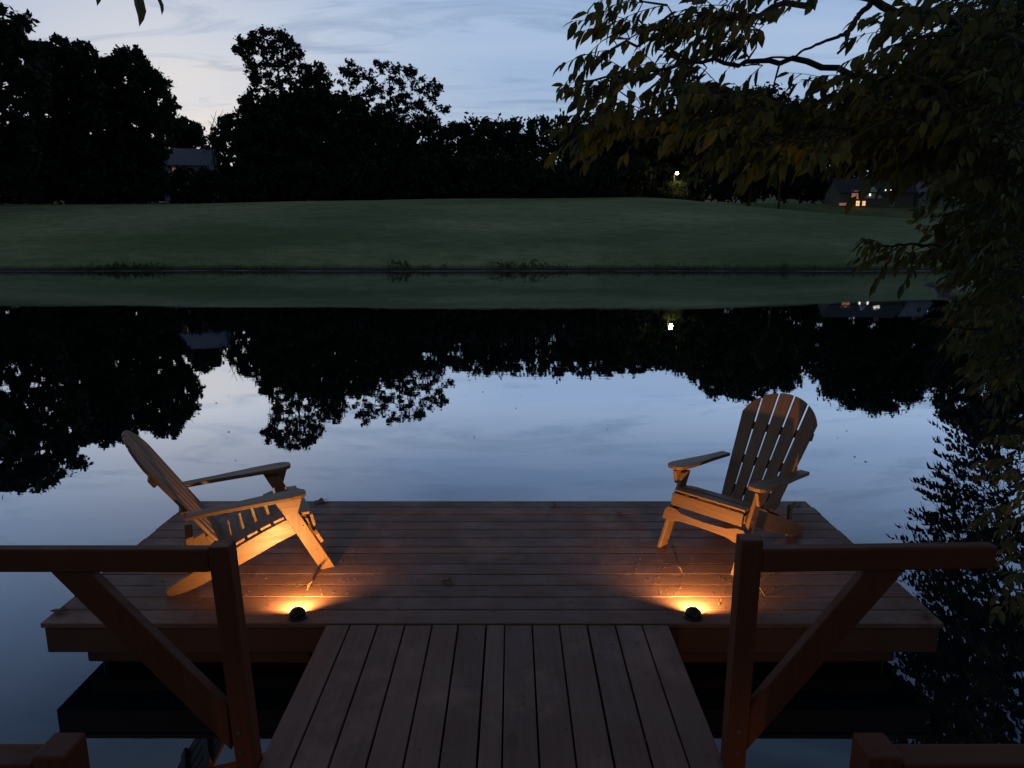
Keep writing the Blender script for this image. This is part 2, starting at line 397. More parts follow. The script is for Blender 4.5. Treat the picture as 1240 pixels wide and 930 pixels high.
# ------------------------------------------------------------------ chairs
def make_chair(label, loc, ang):
    """local frame: +x is where the sitter looks, y to the left, z up; origin on the deck under the rear of the runners"""
    r = empty('adirondack_chair', loc, label, 'chair', ang, 'wooden armchairs on the dock')
    XZ = Matrix.Rotation(R(90), 4, 'X')                      # prism plane -> x,z
    def side(y): return Matrix.Translation((0, y, 0)) @ XZ
    W = .280
    run = [(-.035, .012), (-.02, -.0), (.03, .0), (.12, .022), (.385, .122), (.60, .215), (.735, .262), (.775, .300), (.765, .335), (.72, .350),
           (.623, .342), (.50, .292), (.394, .246), (.30, .196), (.17, .148), (.044, .088), (-.01, .058), (-.04, .034)]
    for s in (-1, 1):
        b = MB(); b.prism(run, .024, side(s * (W - .036)), .003); b.build('side_runner', M['chair'], r)
        # leg: leaning board, foot cut level
        b = MB(); b.prism([(.818, 0), (.906, 0), (.672, .462), (.586, .462)], .024, side(s * (W - .010)), .003)
        lg = b.build('front_leg', M['chair'], r)
        for (bx, bz) in ((.80, .135), (.73, .30), (.655, .43)): b = MB(); b.tube([(bx, s * (W + .002), bz), (bx, s * (W + .006), bz)], [.006, .005], 8); b.build('bolt', M['bolt'], lg)
        # arm with a rounded paddle front
        arm = [(.09, -.036), (.09, .036), (.30, .045), (.52, .066), (.66, .072), (.725, .062), (.752, .038), (.758, 0), (.750, -.038), (.722, -.062), (.66, -.072), (.52, -.060), (.30, -.042)]
        arm = [(x, y * .95) for x, y in arm][::-1]
        b = MB(); b.prism(arm, .024, Matrix.Translation((0, s * (W + .012), .4655)) @ Matrix.Rotation(R(-3.6), 4, 'Y'), .004, 2); b.build('armrest', M['chair'], r)
        b = MB(); b.prism([(.60, .435), (.64, .395), (.70, .39), (.73, .485), (.575, .478)][::-1], .022, side(s * (W + .016)), .003); b.build('arm_bracket', M['chair'], r)
        b = MB(); b.prism([(.085, .012), (.130, .012), (.130, .235), (.085, .235)], .020, side(s * (W - .060)), .003); b.build('rear_strut', M['chair'], r)
    # seat: laths across the runners, following the curve, last ones rolling over the front
    path = [(.315, .205), (.394, .254), (.50, .300), (.60, .341), (.68, .360), (.745, .358)]
    b = MB()
    pts = [Vector((.305, 0, .208)), Vector((.372, 0, .244)), Vector((.445, 0, .278)), Vector((.520, 0, .309)), Vector((.597, 0, .337)), Vector((.673, 0, .357)), Vector((.745, 0, .357))]
    for i, q in enumerate(pts):
        nxt = pts[min(i + 1, len(pts) - 1)]; prv = pts[max(i - 1, 0)]; d = nxt - prv
        a = math.atan2(d.z, d.x)
        b.box(q + Vector((0, 0, .012)), (.064, 2 * W - .052, .018), Matrix.Rotation(-a, 3, 'Y'), .003, 2)
    b.box((.795, 0, .318), (.018, 2 * W - .052, .080), Matrix.Rotation(R(-12), 3, 'Y'), .003, 2)
    b.build('seat', M['chair'], r)
    # front stretcher: waisted board across the legs
    hw = W + .012
    st = [(-hw, -.045), (-hw, .018), (-hw + .02, .040), (-hw + .07, .040), (-hw + .13, .020), (0, .012), (hw - .13, .020), (hw - .07, .040), (hw - .02, .040), (hw, .018), (hw, -.045), (hw - .06, -.047), (hw - .12, -.032), (0, -.028), (-hw + .12, -.032), (-hw + .06, -.047)][::-1]
    tilt = math.atan2(.462, -.233)
    mt = Matrix.Translation((.817, 0, .222)) @ Matrix(((0, math.cos(tilt), -math.sin(tilt), 0), (-1, 0, 0, 0), (0, math.sin(tilt), math.cos(tilt), 0), (0, 0, 0, 1)))
    b = MB(); b.prism(st, .022, mt, .003); b.build('front_stretcher', M['chair'], r)
    # back: five fanned laths under one round top
    bo, to = Vector((.300, 0, .190)), Vector((-.178, 0, .916)); up = (to - bo).normalized(); Lb = (to - bo).length
    nrm = up.cross(Vector((0, 1, 0))).normalized()
    mb_ = Matrix(((0, up.x, nrm.x, bo.x), (-1, 0, 0, bo.y), (0, up.z, nrm.z, bo.z), (0, 0, 0, 1)))
    b = MB()
    def topz(x): return Lb - .275 + math.sqrt(max(0, .290 ** 2 - x * x)) * .95
    for i in range(5):
        c0, c1 = (i - 2) * .0790, (i - 2) * .1130
        h0, h1 = .0335, .0485
        xs_ = [c1 - h1 + 2 * h1 * k / 6 for k in range(7)]
        top = [(x, min(topz(x), Lb)) for x in xs_]
        poly = [(c0 - h0, -.02 + abs(i - 2) * .0), (c0 + h0, -.02)]
        # outer laths turn in to the arc before the top
        poly += [(x, z) for x, z in top[::-1]]
        b.prism(poly, .018, mb_, .003, 2)
    bk_ = b.build('backrest', M['chair'], r)
    for k, (hh, ww) in enumerate(((.12, .40), (.345, .47), (.60, .53))):
        b = MB(); b.box((0, 0, 0), (ww, .06 if k < 2 else .055, .022), None, .003); q = b.build('back_batten', M['chair'], r)
        q.matrix_local = mb_ @ Matrix.Translation((0, hh, -.0205 if (mb_.to_3x3() @ Vector((0, 0, 1))).x > 0 else .0205))
    return r
aL, aR = R(25.5), R(222.5)
nL = Vector((-math.sin(aL), math.cos(aL), 0))
make_chair('wooden armchair facing right, seen from its side, glowing orange behind the left railing',
           on(397, 688) - Vector((math.cos(aL), math.sin(aL), 0)) * .862 + nL * .28, aL)
rR = Vector((math.sin(aR), -math.cos(aR), 0))
make_chair('wooden armchair turned towards the camera with its fanned round back against the water',
           Vector((2.0, 4.58, DZ)) + rR * .28, aR)

# ------------------------------------------------------------------ deck lights
def deck_light(label, loc, rz, watts, grp='hooded deck lights', spot=False):
    r = empty('deck_light', loc, label, 'light', rz, grp)
    b = MB(); b.tube([(0, .0, 0), (0, 0, .006), (0, 0, .010)], [.052, .052, .042], 24); b.build('base', M['black'], r)
    # hood: a quarter globe shell open towards +y
    b = MB(); vs, fs = [], []; n1, n2 = 14, 8
    for rad in (.044, .040):
        for i in range(n1 + 1):
            for j in range(n2 + 1):
                ph = math.pi * i / n1; th = (math.pi * .5) * j / n2
                # sweep from left (+x) round the back (-y) to right, rising to the top
                vs.append((rad * math.cos(ph) * math.cos(th), -rad * math.sin(ph) * math.cos(th) + .012, .010 + rad * math.sin(th)))
    k = (n1 + 1) * (n2 + 1)
    for o in (0, k):
        for i in range(n1):
            for j in range(n2):
                q = [o + i * (n2 + 1) + j, o + (i + 1) * (n2 + 1) + j, o + (i + 1) * (n2 + 1) + j + 1, o + i * (n2 + 1) + j + 1]
                fs.append(q if o else q[::-1])
    b.raw(vs, fs)
    b.build('hood', M['black'], r, True)
    b = MB(); b.tube([(0, .004, .026), (0, .010, .026)], [.012, .012], 12); b.build('lens', M['lens'], r)
    la = bpy.data.lights.new('lamp', 'SPOT'); la.energy = watts; la.color = (1, .51, .165); la.shadow_soft_size = .010; la.spot_size = R(162); la.spot_blend = 1.0
    lo = bpy.data.objects.new('lamp', la); C.objects.link(lo); lo.parent = r; lo.location = (0, .030, .052); lo.rotation_euler = (R(90 + 2), 0, 0)
    return r
deck_light('small black hooded light on the dock edge left of the gangway', (on(360, 748).x, Y0 + .06, DZ), R(15), 52)
deck_light('small black hooded light on the dock edge right of the gangway', (on(840, 749).x, Y0 + .06, DZ), R(-15), 60)
def path_light(label, loc, aim, watts, colr=(1, .40, .11), cone=60):
    """the same kind of hooded spot on a stake, throwing low light along the water to the railing feet; the upward one is added for the leaves"""
    d = Vector(aim) - Vector(loc); rz = math.atan2(-d.x, d.y)
    r = empty('landing_light', loc, label, 'light', rz, 'low lights at the shore end')
    b = MB(); b.tube([(0, -.02, -1.5), (0, -.02, .0)], [.015, .015], 8); b.build('stake', M['black'], r)
    b = MB(); b.tube([(0, -.07, .03), (0, -.06, .03), (0, .02, .03)], [.01, .035, .045], 16, False); b.build('hood', M['black'], r, True)
    b = MB(); b.tube([(0, -.03, .03), (0, -.025, .03)], [.022, .022], 12); b.build('lens', M['lens'], r)
    la = bpy.data.lights.new('lamp', 'SPOT'); la.energy = watts; la.color = colr; la.shadow_soft_size = .015; la.spot_size = R(cone); la.spot_blend = 1
    lo = bpy.data.objects.new('lamp', la); C.objects.link(lo); lo.parent = r; lo.location = (0, .03, .03)
    lo.rotation_euler = (R(90) + math.atan2(d.z, math.hypot(d.x, d.y)), 0, 0)
path_light('low hooded light on a stake left of the gangway', (-2.15, .70, .30), (-1.30, 2.6, -.15), 8)
path_light('low hooded light on a stake right of the gangway', (1.55, .70, .30), (1.00, 2.6, -.15), 10)
path_light('added low light out of view, angled up at the overhanging leaves', (.95, -.30, .45), (.42, 2.9, 2.85), 85, (1, .70, .20), 44)  # added lamp out of view, warms the undersides of the overhanging leaves

# ------------------------------------------------------------------ leaves and specks on the boards
def leaf_shape(L_, W_, fold=.25, lobes=0):
    """midrib along +x; returns verts, faces"""
    vs = [(0, 0, 0), (.33 * L_, 0, .02 * L_), (.68 * L_, 0, 0), (L_, 0, -.10 * L_),
          (.22 * L_, .40 * W_, fold * W_), (.55 * L_, .46 * W_, fold * W_ * .8), (.80 * L_, .24 * W_, fold * W_ * .2),
          (.22 * L_, -.40 * W_, fold * W_), (.55 * L_, -.46 * W_, fold * W_ * .8), (.80 * L_, -.24 * W_, fold * W_ * .2)]
    fs = [[0, 1, 4], [1, 2, 5, 4], [2, 3, 6, 5], [1, 0, 7], [2, 1, 7, 8], [3, 2, 8, 9]]
    return vs, fs
def litter(kind, px, py, label, cat='leaf', size=.06, rot=0, up=0, oak=False):
    c = on(px, py)
    b = MB()
    if oak:
        pts = []
        for i in range(22):
            a = 2 * math.pi * i / 22; rr = size * (.5 + .24 * math.cos(a * 5 + 1)) * (1.25 if i % 11 == 0 else 1)
            pts.append(Vector((rr * math.cos(a) * 1.25, rr * math.sin(a) * .9, .004 + .012 * abs(math.sin(a * 1.5)) + .004 * random.random())))
        b.raw([Vector((0, 0, .004))] + pts, [[0, i + 1, (i + 1) % 22 + 1] for i in range(22)])
        b.tube([(size * .5, 0, .006), (size * 1.0, .01, .010), (size * 1.25, .02, .004)], [.0012, .001, .0008], 4)
    else:
        v_, f_ = leaf_shape(size, size * .5, .35)
        mx = Matrix.Rotation(-up, 3, 'Y')
        b.raw([mx @ Vector(v) + Vector((0, 0, .004)) for v in v_], f_)
        b.tube([(0, 0, .004), mx @ Vector((-size * .3, .004, 0)) + Vector((0, 0, .006 + abs(math.sin(up)) * size * .3))], [.0014, .001], 4)
    o = b.build(kind, M['dryleaf']); o.location = (c.x, c.y, DZ + .002); o.rotation_euler = (0, 0, rot)
    return tag(o, label, cat, 'dead leaves on the boards')
litter('fallen_leaf', 542, 706, 'curled lobed brown leaf at the middle of the dock', size=.05, oak=True)
litter('fallen_leaf', 373, 716, 'dark narrow leaf standing on end above the left deck light', size=.065, rot=R(12), up=R(65))
litter('fallen_leaf', 755, 623, 'pale tan leaf lying near the lake side edge left of the turned chair', size=.06, rot=R(170))
litter('fallen_leaf', 825, 694, 'small dark leaf standing above the right deck light', size=.05, rot=R(160), up=R(55))
litter('fallen_leaf', 388, 608, 'dark forked leaf on the far edge beside the tilted armrest', size=.07, rot=R(40), up=R(25), oak=True)
litter('fallen_leaf', 72, 742, 'curled leaf on the near left corner of the dock', size=.055, oak=True)
litter('fallen_leaf', 1122, 746, 'pale curled leaf on the near right corner of the dock', size=.05, rot=1, oak=True)
litter('fallen_leaf', 614, 896, 'brown leaf on the gangway nearest the camera', size=.045, rot=R(20), up=R(12))
litter('fallen_leaf', 652, 777, 'small dark leaf on the gangway close to the dock', size=.028, rot=R(120))
litter('fallen_leaf', 743, 782, 'small leaf fragment on the right half of the gangway', size=.025, rot=R(200))
litter('fallen_leaf', 671, 613, 'crumpled leaf at the centre of the far edge', size=.04, rot=R(20), oak=True)
litter('fallen_leaf', 963, 612, 'crumpled leaf behind the turned chair at the far right corner', size=.06, rot=R(20), oak=True)
c = on(926, 722)
b = MB(); b.tube([(0, 0, .004), (-.03, .02, .05), (-.02, .05, .11)], [.003, .0025, .0015], 5); b.tube([(-.03, .02, .05), (-.09, .0, .03)], [.002, .001], 4); b.tube([(-.024, .03, .08), (.02, .05, .10)], [.0018, .001], 4)
v_, f_ = leaf_shape(.05, .025); b.raw([Vector(v) + Vector((.02, .05, .10)) for v in v_], f_)
o = b.build('fallen_twig', M['dryleaf']); o.location = c; tag(o, 'forked dead twig lying on the dock right of the right railing post', 'twig')
b = MB()
for i in range(900):
    if i < 500:
        q = random.choice((on(385, 715), on(800, 715))); x, y = random.gauss(q.x, .42), random.gauss(q.y + .1, .28)
    else: x, y = random.uniform(X0 + .1, X1 - .1), random.uniform(Y0 + .05, Y1 - .05)
    if i > 800: x, y = random.uniform(RX0 + .05, RX1 - .05), random.uniform(1.5, 3.4)
    elif not (Y0 + .02 < y < Y1 - .02 and X0 < x < X1): continue
    s_ = random.choice((.0025, .0035, .005, .008)) * random.uniform(.6, 1.1); a = random.uniform(0, 6.28)
    d1 = Vector((math.cos(a), math.sin(a), 0)) * s_; d2 = Vector((-math.sin(a), math.cos(a), 0)) * s_ * random.uniform(.3, .7)
    z = DZ + .0022; h_ = random.uniform(.001, .004); c = Vector((x, y, z))
    b.raw([c - d1 - d2, c + d1 - d2, c + d1 + d2, c - d1 + d2, c + Vector((0, 0, h_))], [[0, 1, 4], [1, 2, 4], [2, 3, 4], [3, 0, 4], [3, 2, 1, 0]])
tag(b.build('debris', M['dryleaf']), 'specks of seed husk and crumbled leaf strewn over the boards', 'debris', None, 'stuff')

# ------------------------------------------------------------------ far trees
def inside(poly, x, y):
    c = False; j = len(poly) - 1
    for i in range(len(poly)):
        xi, yi = poly[i]; xj, yj = poly[j]
        if (yi > y) != (yj > y) and x < (xj - xi) * (y - yi) / (yj - yi) + xi: c = not c
        j = i
    return c
def card(b, c, s):
    d = Vector((random.gauss(0, 1), random.gauss(0, 1), random.gauss(0, 1))).normalized()
    e = d.cross(Vector((random.gauss(0, 1), random.gauss(0, 1), random.gauss(0, 1)))).normalized()
    d = d * s; e = e * s * random.uniform(.4, .8)
    b.raw([c - d, c + e * .9 - d * .1, c + d, c - e * .9 + d * .2], [[0, 1, 2, 3]])
def fill(b, poly, D, dd, n_cl, rpx, cards, size, dens=1.0, grow=1.0):
    n_cl = int(n_cl * dens); size *= grow; rpx *= 1.1
    x0, x1 = min(p[0] for p in poly), max(p[0] for p in poly); y0, y1 = min(p[1] for p in poly), max(p[1] for p in poly)
    k = 0; cents = []
    while k < n_cl:
        x, y = random.uniform(x0, x1), random.uniform(y0, y1)
        if not inside(poly, x, y): continue
        k += 1; d = D + random.uniform(-dd, dd); c = at(x, y, d); r = rpx * random.uniform(.55, 1.3) * D / F
        cents.append(c)
        for _ in range(int(cards * dens * random.uniform(.6, 1.3))):
            v = Vector((random.gauss(0, 1), random.gauss(0, 1), random.gauss(0, .75))); v = v.normalized() * (abs(random.gauss(.6, .32))) * r
            card(b, c + v, size * random.uniform(.6, 1.3))
    return cents
def far_tree(name, label, tx, D, poly, n_cl=90, rpx=6, cards=40, size=.34, cat='tree', dd=4, tr=.35, m=None, dens=1.35, grow=1.45):
    bx = at(tx, 240, D); gz = H(bx.x, bx.y)
    root = empty(name, (0, 0, 0), label, cat, 0, 'trees beyond the lawn')
    root.location = (bx.x, D, gz)
    off = Vector((bx.x, D, gz))
    cb = MB(); cents = fill(cb, poly, D, dd, n_cl, rpx, cards, size, dens, grow)
    if dens >= 1.35:
        cxm = sum(p[0] for p in poly) / len(poly); cym = sum(p[1] for p in poly) / len(poly) + 20
        heart = [(cxm + (x - cxm) * .90, min(244, cym + (y - cym) * .88 + 4)) for x, y in poly]
        fill(cb, heart, D + 1.5, dd * .6, n_cl, rpx, 16, .75)
    cb.v = [tuple(Vector(v) - off) for v in cb.v]
    cb.build('crown', m or M['farleaf'], root)
    tb_ = MB(); cy_ = sum(c.z for c in cents) / len(cents); cxx = sum(c.x for c in cents) / len(cents)
    top = Vector((cxx * .6 + bx.x * .4, D, cy_ + (max(c.z for c in cents) - cy_) * .5))
    base = Vector((bx.x, D, gz - .6)); tp = []
    for i in range(7):
        t = i / 6; q = base.lerp(top, t); q.x += math.sin(t * 5 + tx) * .35 * t; tp.append(q)
    tb_.tube([q - off for q in tp], [tr * (1.15 - .85 * i / 6) for i in range(7)], 7)
    nodes = list(tp[2:]); sel = cents if len(cents) < 150 else random.sample(cents, 150)
    sel = sorted(sel, key=lambda c: (c - tp[3]).length)
    for c in sel:
        s0 = min(nodes, key=lambda k: (k - c).length_squared * (1.6 if k.z > c.z else 1))
        md = s0.lerp(c, .5) + Vector((random.uniform(-.2, .2), 0, random.uniform(-.1, .35))); ln = (c - s0).length
        r0 = tr * min(.4, .06 + .035 * ln)
        tb_.tube([s0 - off, md - off, c - off], [r0, r0 * .7, tr * .06], 4, False); nodes += [md, c]
    tb_.build('trunk', M['bark'], root)
    return root
T = far_tree
# left group
T('tall_tree', 'dark tree rising out of the picture at its left edge', -60, 112, [(-190, -40), (-40, -25), (5, 12), (30, 24), (52, 48), (60, 90), (40, 236), (-190, 240)], 420, 8, 46, .34, dd=9)
T('tall_tree', 'tall dark tree nearest the water beyond the left edge of the picture', -190, 84, [(-420, -60), (-150, -60), (-110, 20), (-60, 90), (-60, 250), (-420, 250)], 300, 12, 46, .4, dd=10)
T('broadleaf_tree', 'dark tree with a rounded bumpy top just right of the left edge tree', 80, 126, [(46, 62), (60, 50), (72, 46), (88, 54), (108, 58), (118, 72), (124, 100), (120, 236), (40, 236)], 200, 7, 46, .34, dd=6)
T('broadleaf_tree', 'dark tree with jagged drooping sprays on its right side, left of the blue house', 165, 130, [(118, 76), (130, 68), (148, 61), (168, 60), (180, 68), (192, 74), (187, 90), (205, 102), (198, 112), (213, 122), (206, 136), (212, 146), (199, 160), (204, 238), (112, 238)], 230, 6, 44, .32, dd=6)
T('small_tree', 'low round tree just above the roof of the blue house', 228, 178, [(204, 152), (214, 145), (228, 144), (240, 152), (248, 165), (246, 176), (225, 178), (204, 172)], 46, 5, 40, .36, dd=4)
T('airy_tree', 'thin see-through tree between the blue house and the great dome tree', 268, 158, [(250, 170), (262, 155), (258, 148), (270, 140), (282, 133), (292, 136), (296, 160), (294, 230), (262, 232), (246, 200)], 70, 4.5, 34, .33, dd=4, tr=.25)
# a bare snag by it
b = MB(); o0 = at(262, 236, 150); gz = H(o0.x, o0.y)
b.tube([(0, 0, -.5), (.2, 0, 7), (-.3, 0, 14), (at(262, 134, 150).x - o0.x, 0, at(262, 134, 150).z - gz)], [.2, .16, .1, .03], 5)
for (x, y) in ((252, 146), (255, 139), (268, 140), (270, 133), (258, 150), (266, 148)):
    t = at(x, y, 150); s0 = at(264, y + 14, 150); b.tube([s0 - Vector((o0.x, 150, gz)), t - Vector((o0.x, 150, gz))], [.07, .03], 4)
o = b.build('bare_tree', M['bark']); o.location = (o0.x, 150, gz); tag(o, 'thin bare dead tree with a few upright twigs against the afterglow', 'tree', 'trees beyond the lawn')
# the dome tree
T('dome_tree', 'tallest tree, a wide lacy umbrella dome leaning left over the dark wood', 345, 146,
  [(277, 62), (284, 50), (292, 42), (306, 37), (325, 35), (342, 39), (356, 50), (368, 62), (380, 72), (394, 84), (401, 98), (398, 112), (384, 108), (372, 118), (352, 122), (335, 104), (322, 116), (306, 108), (299, 92), (300, 76), (290, 70)], 190, 4.6, 30, .30, dd=5, tr=.42, dens=1.33, grow=1.2)
T('pointed_tree', 'narrow pointed conifer under the left of the lacy dome', 301, 142, [(299, 102), (304, 106), (309, 118), (318, 130), (322, 236), (288, 238), (290, 130), (295, 112)], 120, 5, 40, .30, dd=3)
T('broadleaf_tree', 'full dark tree filling the space under the lacy dome', 350, 144, [(312, 128), (328, 112), (345, 116), (360, 112), (378, 112), (396, 104), (408, 122), (420, 240), (300, 240)], 330, 7, 46, .34, dd=6)
T('cloud_tree', 'open tree of separate rounded leaf clouds right of the lacy dome', 470, 146,
  [(403, 92), (412, 82), (424, 73), (436, 80), (448, 74), (464, 73), (478, 80), (492, 82), (506, 82), (512, 96), (524, 98), (536, 106), (531, 116), (545, 122), (541, 136), (530, 138), (520, 152), (508, 144), (500, 156), (484, 150), (470, 140), (455, 130), (440, 122), (425, 122), (410, 112)], 130, 4.6, 34, .30, dd=5, tr=.40, dens=1.25, grow=1.15)
T('broadleaf_tree', 'dark tree under the open leaf clouds, its top sloping down to the right', 450, 142, [(405, 116), (425, 118), (440, 124), (458, 132), (478, 142), (500, 152), (520, 240), (400, 240)], 260, 7, 46, .34, dd=5)
# the level wood in the middle and behind all: one dark mass
b = MB()
top = [(505, 158)]; x = 510
while x < 745:
    top += [(x, 150 + random.uniform(-3, 3)), (x + 5, 143 + random.uniform(-2, 4)), (x + 9, 150 + random.uniform(-2, 3))]; x += 12
top += [(760, 158), (800, 160), (850, 148)]
fill(b, top + [(850, 246), (505, 246)], 152, 9, 760, 7, 46, .36, 1.3, 1.4)
fill(b, [(690, 158), (780, 150), (850, 142), (1000, 150), (1020, 128), (1400, 118), (1400, 240), (690, 240)], 205, 8, 1100, 8, 44, .46, 1.8, 1.5)
fill(b, [(-200, 150), (200, 170), (215, 212), (300, 205), (620, 170), (620, 246), (-200, 246)], 172, 8, 1000, 8, 44, .42, 1.2, 1.5)
fill(b, [(500, 190), (790, 196), (780, 246), (300, 246), (300, 205)], 140, 6, 400, 7, 44, .34, 1.2, 1.4)
tag(b.build('woods', M['farleaf']), 'level black wood closing the far side of the lawn', 'woods', None, 'stuff')
# right group
T('broadleaf_tree', 'low rounded tree left of the lamp, behind the yellowing leaves', 765, 150, [(735, 160), (752, 148), (775, 143), (795, 150), (800, 180), (796, 206), (740, 236)], 110, 6, 44, .34)
T('broadleaf_tree', 'large dome shaped tree behind the overhanging leaves right of the lamp', 905, 152, [(838, 180), (846, 150), (862, 128), (885, 112), (910, 106), (940, 110), (962, 124), (985, 118), (994, 138), (990, 170), (1000, 214), (840, 222)], 330, 7, 46, .36, dd=6)
T('broadleaf_tree', 'wide dark tree behind the white gabled house', 1095, 190, [(1018, 140), (1030, 112), (1052, 96), (1085, 86), (1120, 84), (1150, 92), (1165, 120), (1170, 210), (1130, 214), (1100, 192), (1050, 192), (1018, 205)], 330, 8, 46, .42, dd=6)
T('broadleaf_tree', 'dark tree at the right edge behind the hanging branches', 1240, 150, [(1165, 130), (1185, 90), (1220, 60), (1280, 40), (1380, 50), (1400, 236), (1180, 240), (1160, 200)], 380, 8, 46, .36, dd=7)
T('slender_tree', 'slim pale trunked tree on the dark far lawn right of the mound', 944, 136, [(930, 175), (940, 160), (955, 165), (962, 190), (950, 205), (935, 200)], 40, 5, 34, .3, dd=2, tr=.28)
# shrubs
def shrub(label, tx, D, poly, n_cl=60, m='farleaf', size=.22, cards=44, rpx=4, name='shrub'):
    bx = at(tx, 240, D); gz = H(bx.x, D); b = MB(); fill(b, poly, D, 1.2, n_cl, rpx, cards, size); off = Vector((bx.x, D, gz))
    b.v = [tuple(Vector(v) - off) for v in b.v]; 
    for k in range(5): b.tube([(random.uniform(-.2, .2), 0, -.2), (random.uniform(-.8, .8), random.uniform(-.5, .5), 1.6)], [.05, .02], 4)
    o = b.build(name, M[m]); o.location = off; return tag(o, label, 'shrub', 'shrubs round the lawn')
shrub('broad dark bush below the blue house on the left', 245, 138, [(205, 212), (215, 204), (232, 206), (250, 204), (272, 215), (290, 228), (296, 246), (205, 246)], 150, size=.36, rpx=6)
shrub('round bush lit yellow green right under the lamp', 822, 139, [(812, 224), (818, 219), (826, 217), (832, 224), (834, 236), (812, 237)], 40, 'bushleaf', .16)
shrub('small faintly lit bush at the lawn edge left of the lamp', 742, 146, [(733, 232), (740, 228), (750, 230), (752, 238), (734, 238)], 16, 'bushleaf', .16)
shrub('dark bush behind the faintly lit one at the lawn edge', 765, 148, [(756, 226), (768, 220), (786, 222), (792, 237), (754, 237)], 30)
# bank vegetation
b = MB()
for i in range(9000):
    x = random.uniform(-62, 60); dens = noise.noise(Vector((x * .12, 7, 0))) + .35 * noise.noise(Vector((x * .9, 4, 0)))
    y = bank_y(x) + random.uniform(-.15, 1.3) * random.random() ** .5; h_ = max(.05, .09 + .34 * max(0, dens + .08)) * random.uniform(.4, 1.25)
    if dens < -.12 and random.random() < .6: continue
    z = H(x, y) - .05; a = random.uniform(0, 6.28); wv = Vector((math.cos(a), math.sin(a), 0)) * .05; tipv = Vector((random.gauss(0, .12), random.gauss(0, .1), h_))
    c = Vector((x, y, z)); b.raw([c - wv, c + wv, c + tipv], [[0, 1, 2]])
tag(b.build('bank_grass', M['bushleaf']), 'ragged tufts of long grass along the far waterline', 'grass', None, 'stuff')
for i, (px_, lab) in enumerate(((482, 'low leafy clump on the far waterline below the open leaf cloud tree'), (612, 'small weed clump on the far waterline near the middle'), (648, 'wider weed clump on the far waterline right of the middle'), (955, 'pair of tiny plants standing at the far waterline on the right'))):
    c = on(px_, 326, .15); b = MB()
    for k in range(26 if i < 3 else 8):
        q = Vector((random.gauss(0, .6 if i < 3 else .12), random.gauss(0, .2), random.uniform(0, .45)))
        for _ in range(9): card(b, q + Vector((random.gauss(0, .09), random.gauss(0, .09), random.gauss(0, .09))), .07)
    b.tube([(0, 0, -.2), (.05, 0, .3)], [.02, .01], 4)
    y_ = bank_y(c.x) + .5
    o = b.build('waterside_plant', M['bushleaf']); o.location = (c.x, y_, H(c.x, y_)); tag(o, lab, 'plant', 'plants on the far bank')

# ------------------------------------------------------------------ houses
def window(parent, x, y, z, w_, h_, pane, frame=True, arch=False, depth=.08):
    f = MB()
    t = .12
    for (cx_, cz_, a_, b_) in ((0, h_ / 2 + t / 2, w_ + 2 * t, t), (0, -h_ / 2 - t / 2, w_ + 2 * t, t), (-w_ / 2 - t / 2, 0, t, h_), (w_ / 2 + t / 2, 0, t, h_), (0, 0, .05, h_), (0, 0, w_, .05)):
        f.box((x + cx_, y - depth, z + cz_), (a_, .10, b_), None, 0)
    fo = f.build('window', M['trim'], parent)
    p_ = MB()
    if arch:
        pts = [(-w_ / 2, -h_ / 2), (w_ / 2, -h_ / 2)] + [(w_ / 2 * math.cos(a_ * math.pi / 10), h_ / 2 * 0 + h_ / 2 * math.sin(a_ * math.pi / 10)) for a_ in range(11)]
        p_.prism(pts, .03, Matrix.Translation((x, y - depth * .5, z)) @ Matrix.Rotation(R(90), 4, 'X'), 0)
    else: p_.box((x, y - depth * .5, z), (w_, .03, h_), None, 0)
    p_.build('pane', M[pane], fo)
def house(label, tx, D, rz, w_, d_, h_, rh, gable_x=True, wins=(), sid='siding'):
    c = at(tx, 238, D); gz = H(c.x, D)
    r = empty('house', (c.x, D, gz - .2), label, 'house', rz, 'houses among the trees')
    b = MB(); b.box((0, d_ / 2, h_ / 2), (w_, d_, h_), None, 0)
    if gable_x:   # ridge along x, roof slope towards us
        for s in (-1, 1):
            xx = s * (w_ / 2 - .05); b.raw([(xx, 0, h_), (xx, d_, h_), (xx, d_ / 2, h_ + rh), (xx - s * .1, 0, h_), (xx - s * .1, d_, h_), (xx - s * .1, d_ / 2, h_ + rh)], [[0, 1, 2], [3, 5, 4]])
    else:
        b.raw([(-w_ / 2, 0, h_), (w_ / 2, 0, h_), (0, 0, h_ + rh), (-w_ / 2, d_, h_), (w_ / 2, d_, h_), (0, d_, h_ + rh)], [[0, 1, 2], [4, 3, 5]])
    b.build('wall', M[sid], r)
    b = MB(); o_ = .5
    if gable_x:
        a_ = math.atan2(rh, d_ / 2); ln = math.hypot(rh, d_ / 2) + o_
        for s in (-1, 1): b.box((0, d_ / 2 + s * (ln / 2) * math.cos(a_), h_ + rh + .1 - (ln / 2) * math.sin(a_)), (w_ + .8, ln, .15), Matrix.Rotation(-s * a_, 3, 'X'), 0)
    else:
        a_ = math.atan2(rh, w_ / 2); ln = math.hypot(rh, w_ / 2) + o_
        for s in (-1, 1): b.box((s * (ln / 2) * math.cos(a_), d_ / 2, h_ + rh + .1 - (ln / 2) * math.sin(a_)), (ln, d_ + .8, .15), Matrix.Rotation(s * a_, 3, 'Y'), 0)
    rf = b.build('roof', M['greyroof' if sid == 'siding' else 'roof'], r)
    b = MB(); b.box((w_ * .3, d_ * .6, h_ + rh), (.9, .7, 2.0), None, 0); b.build('chimney', M['stone'], rf)
    for q in wins: window(r, *q)
    return r
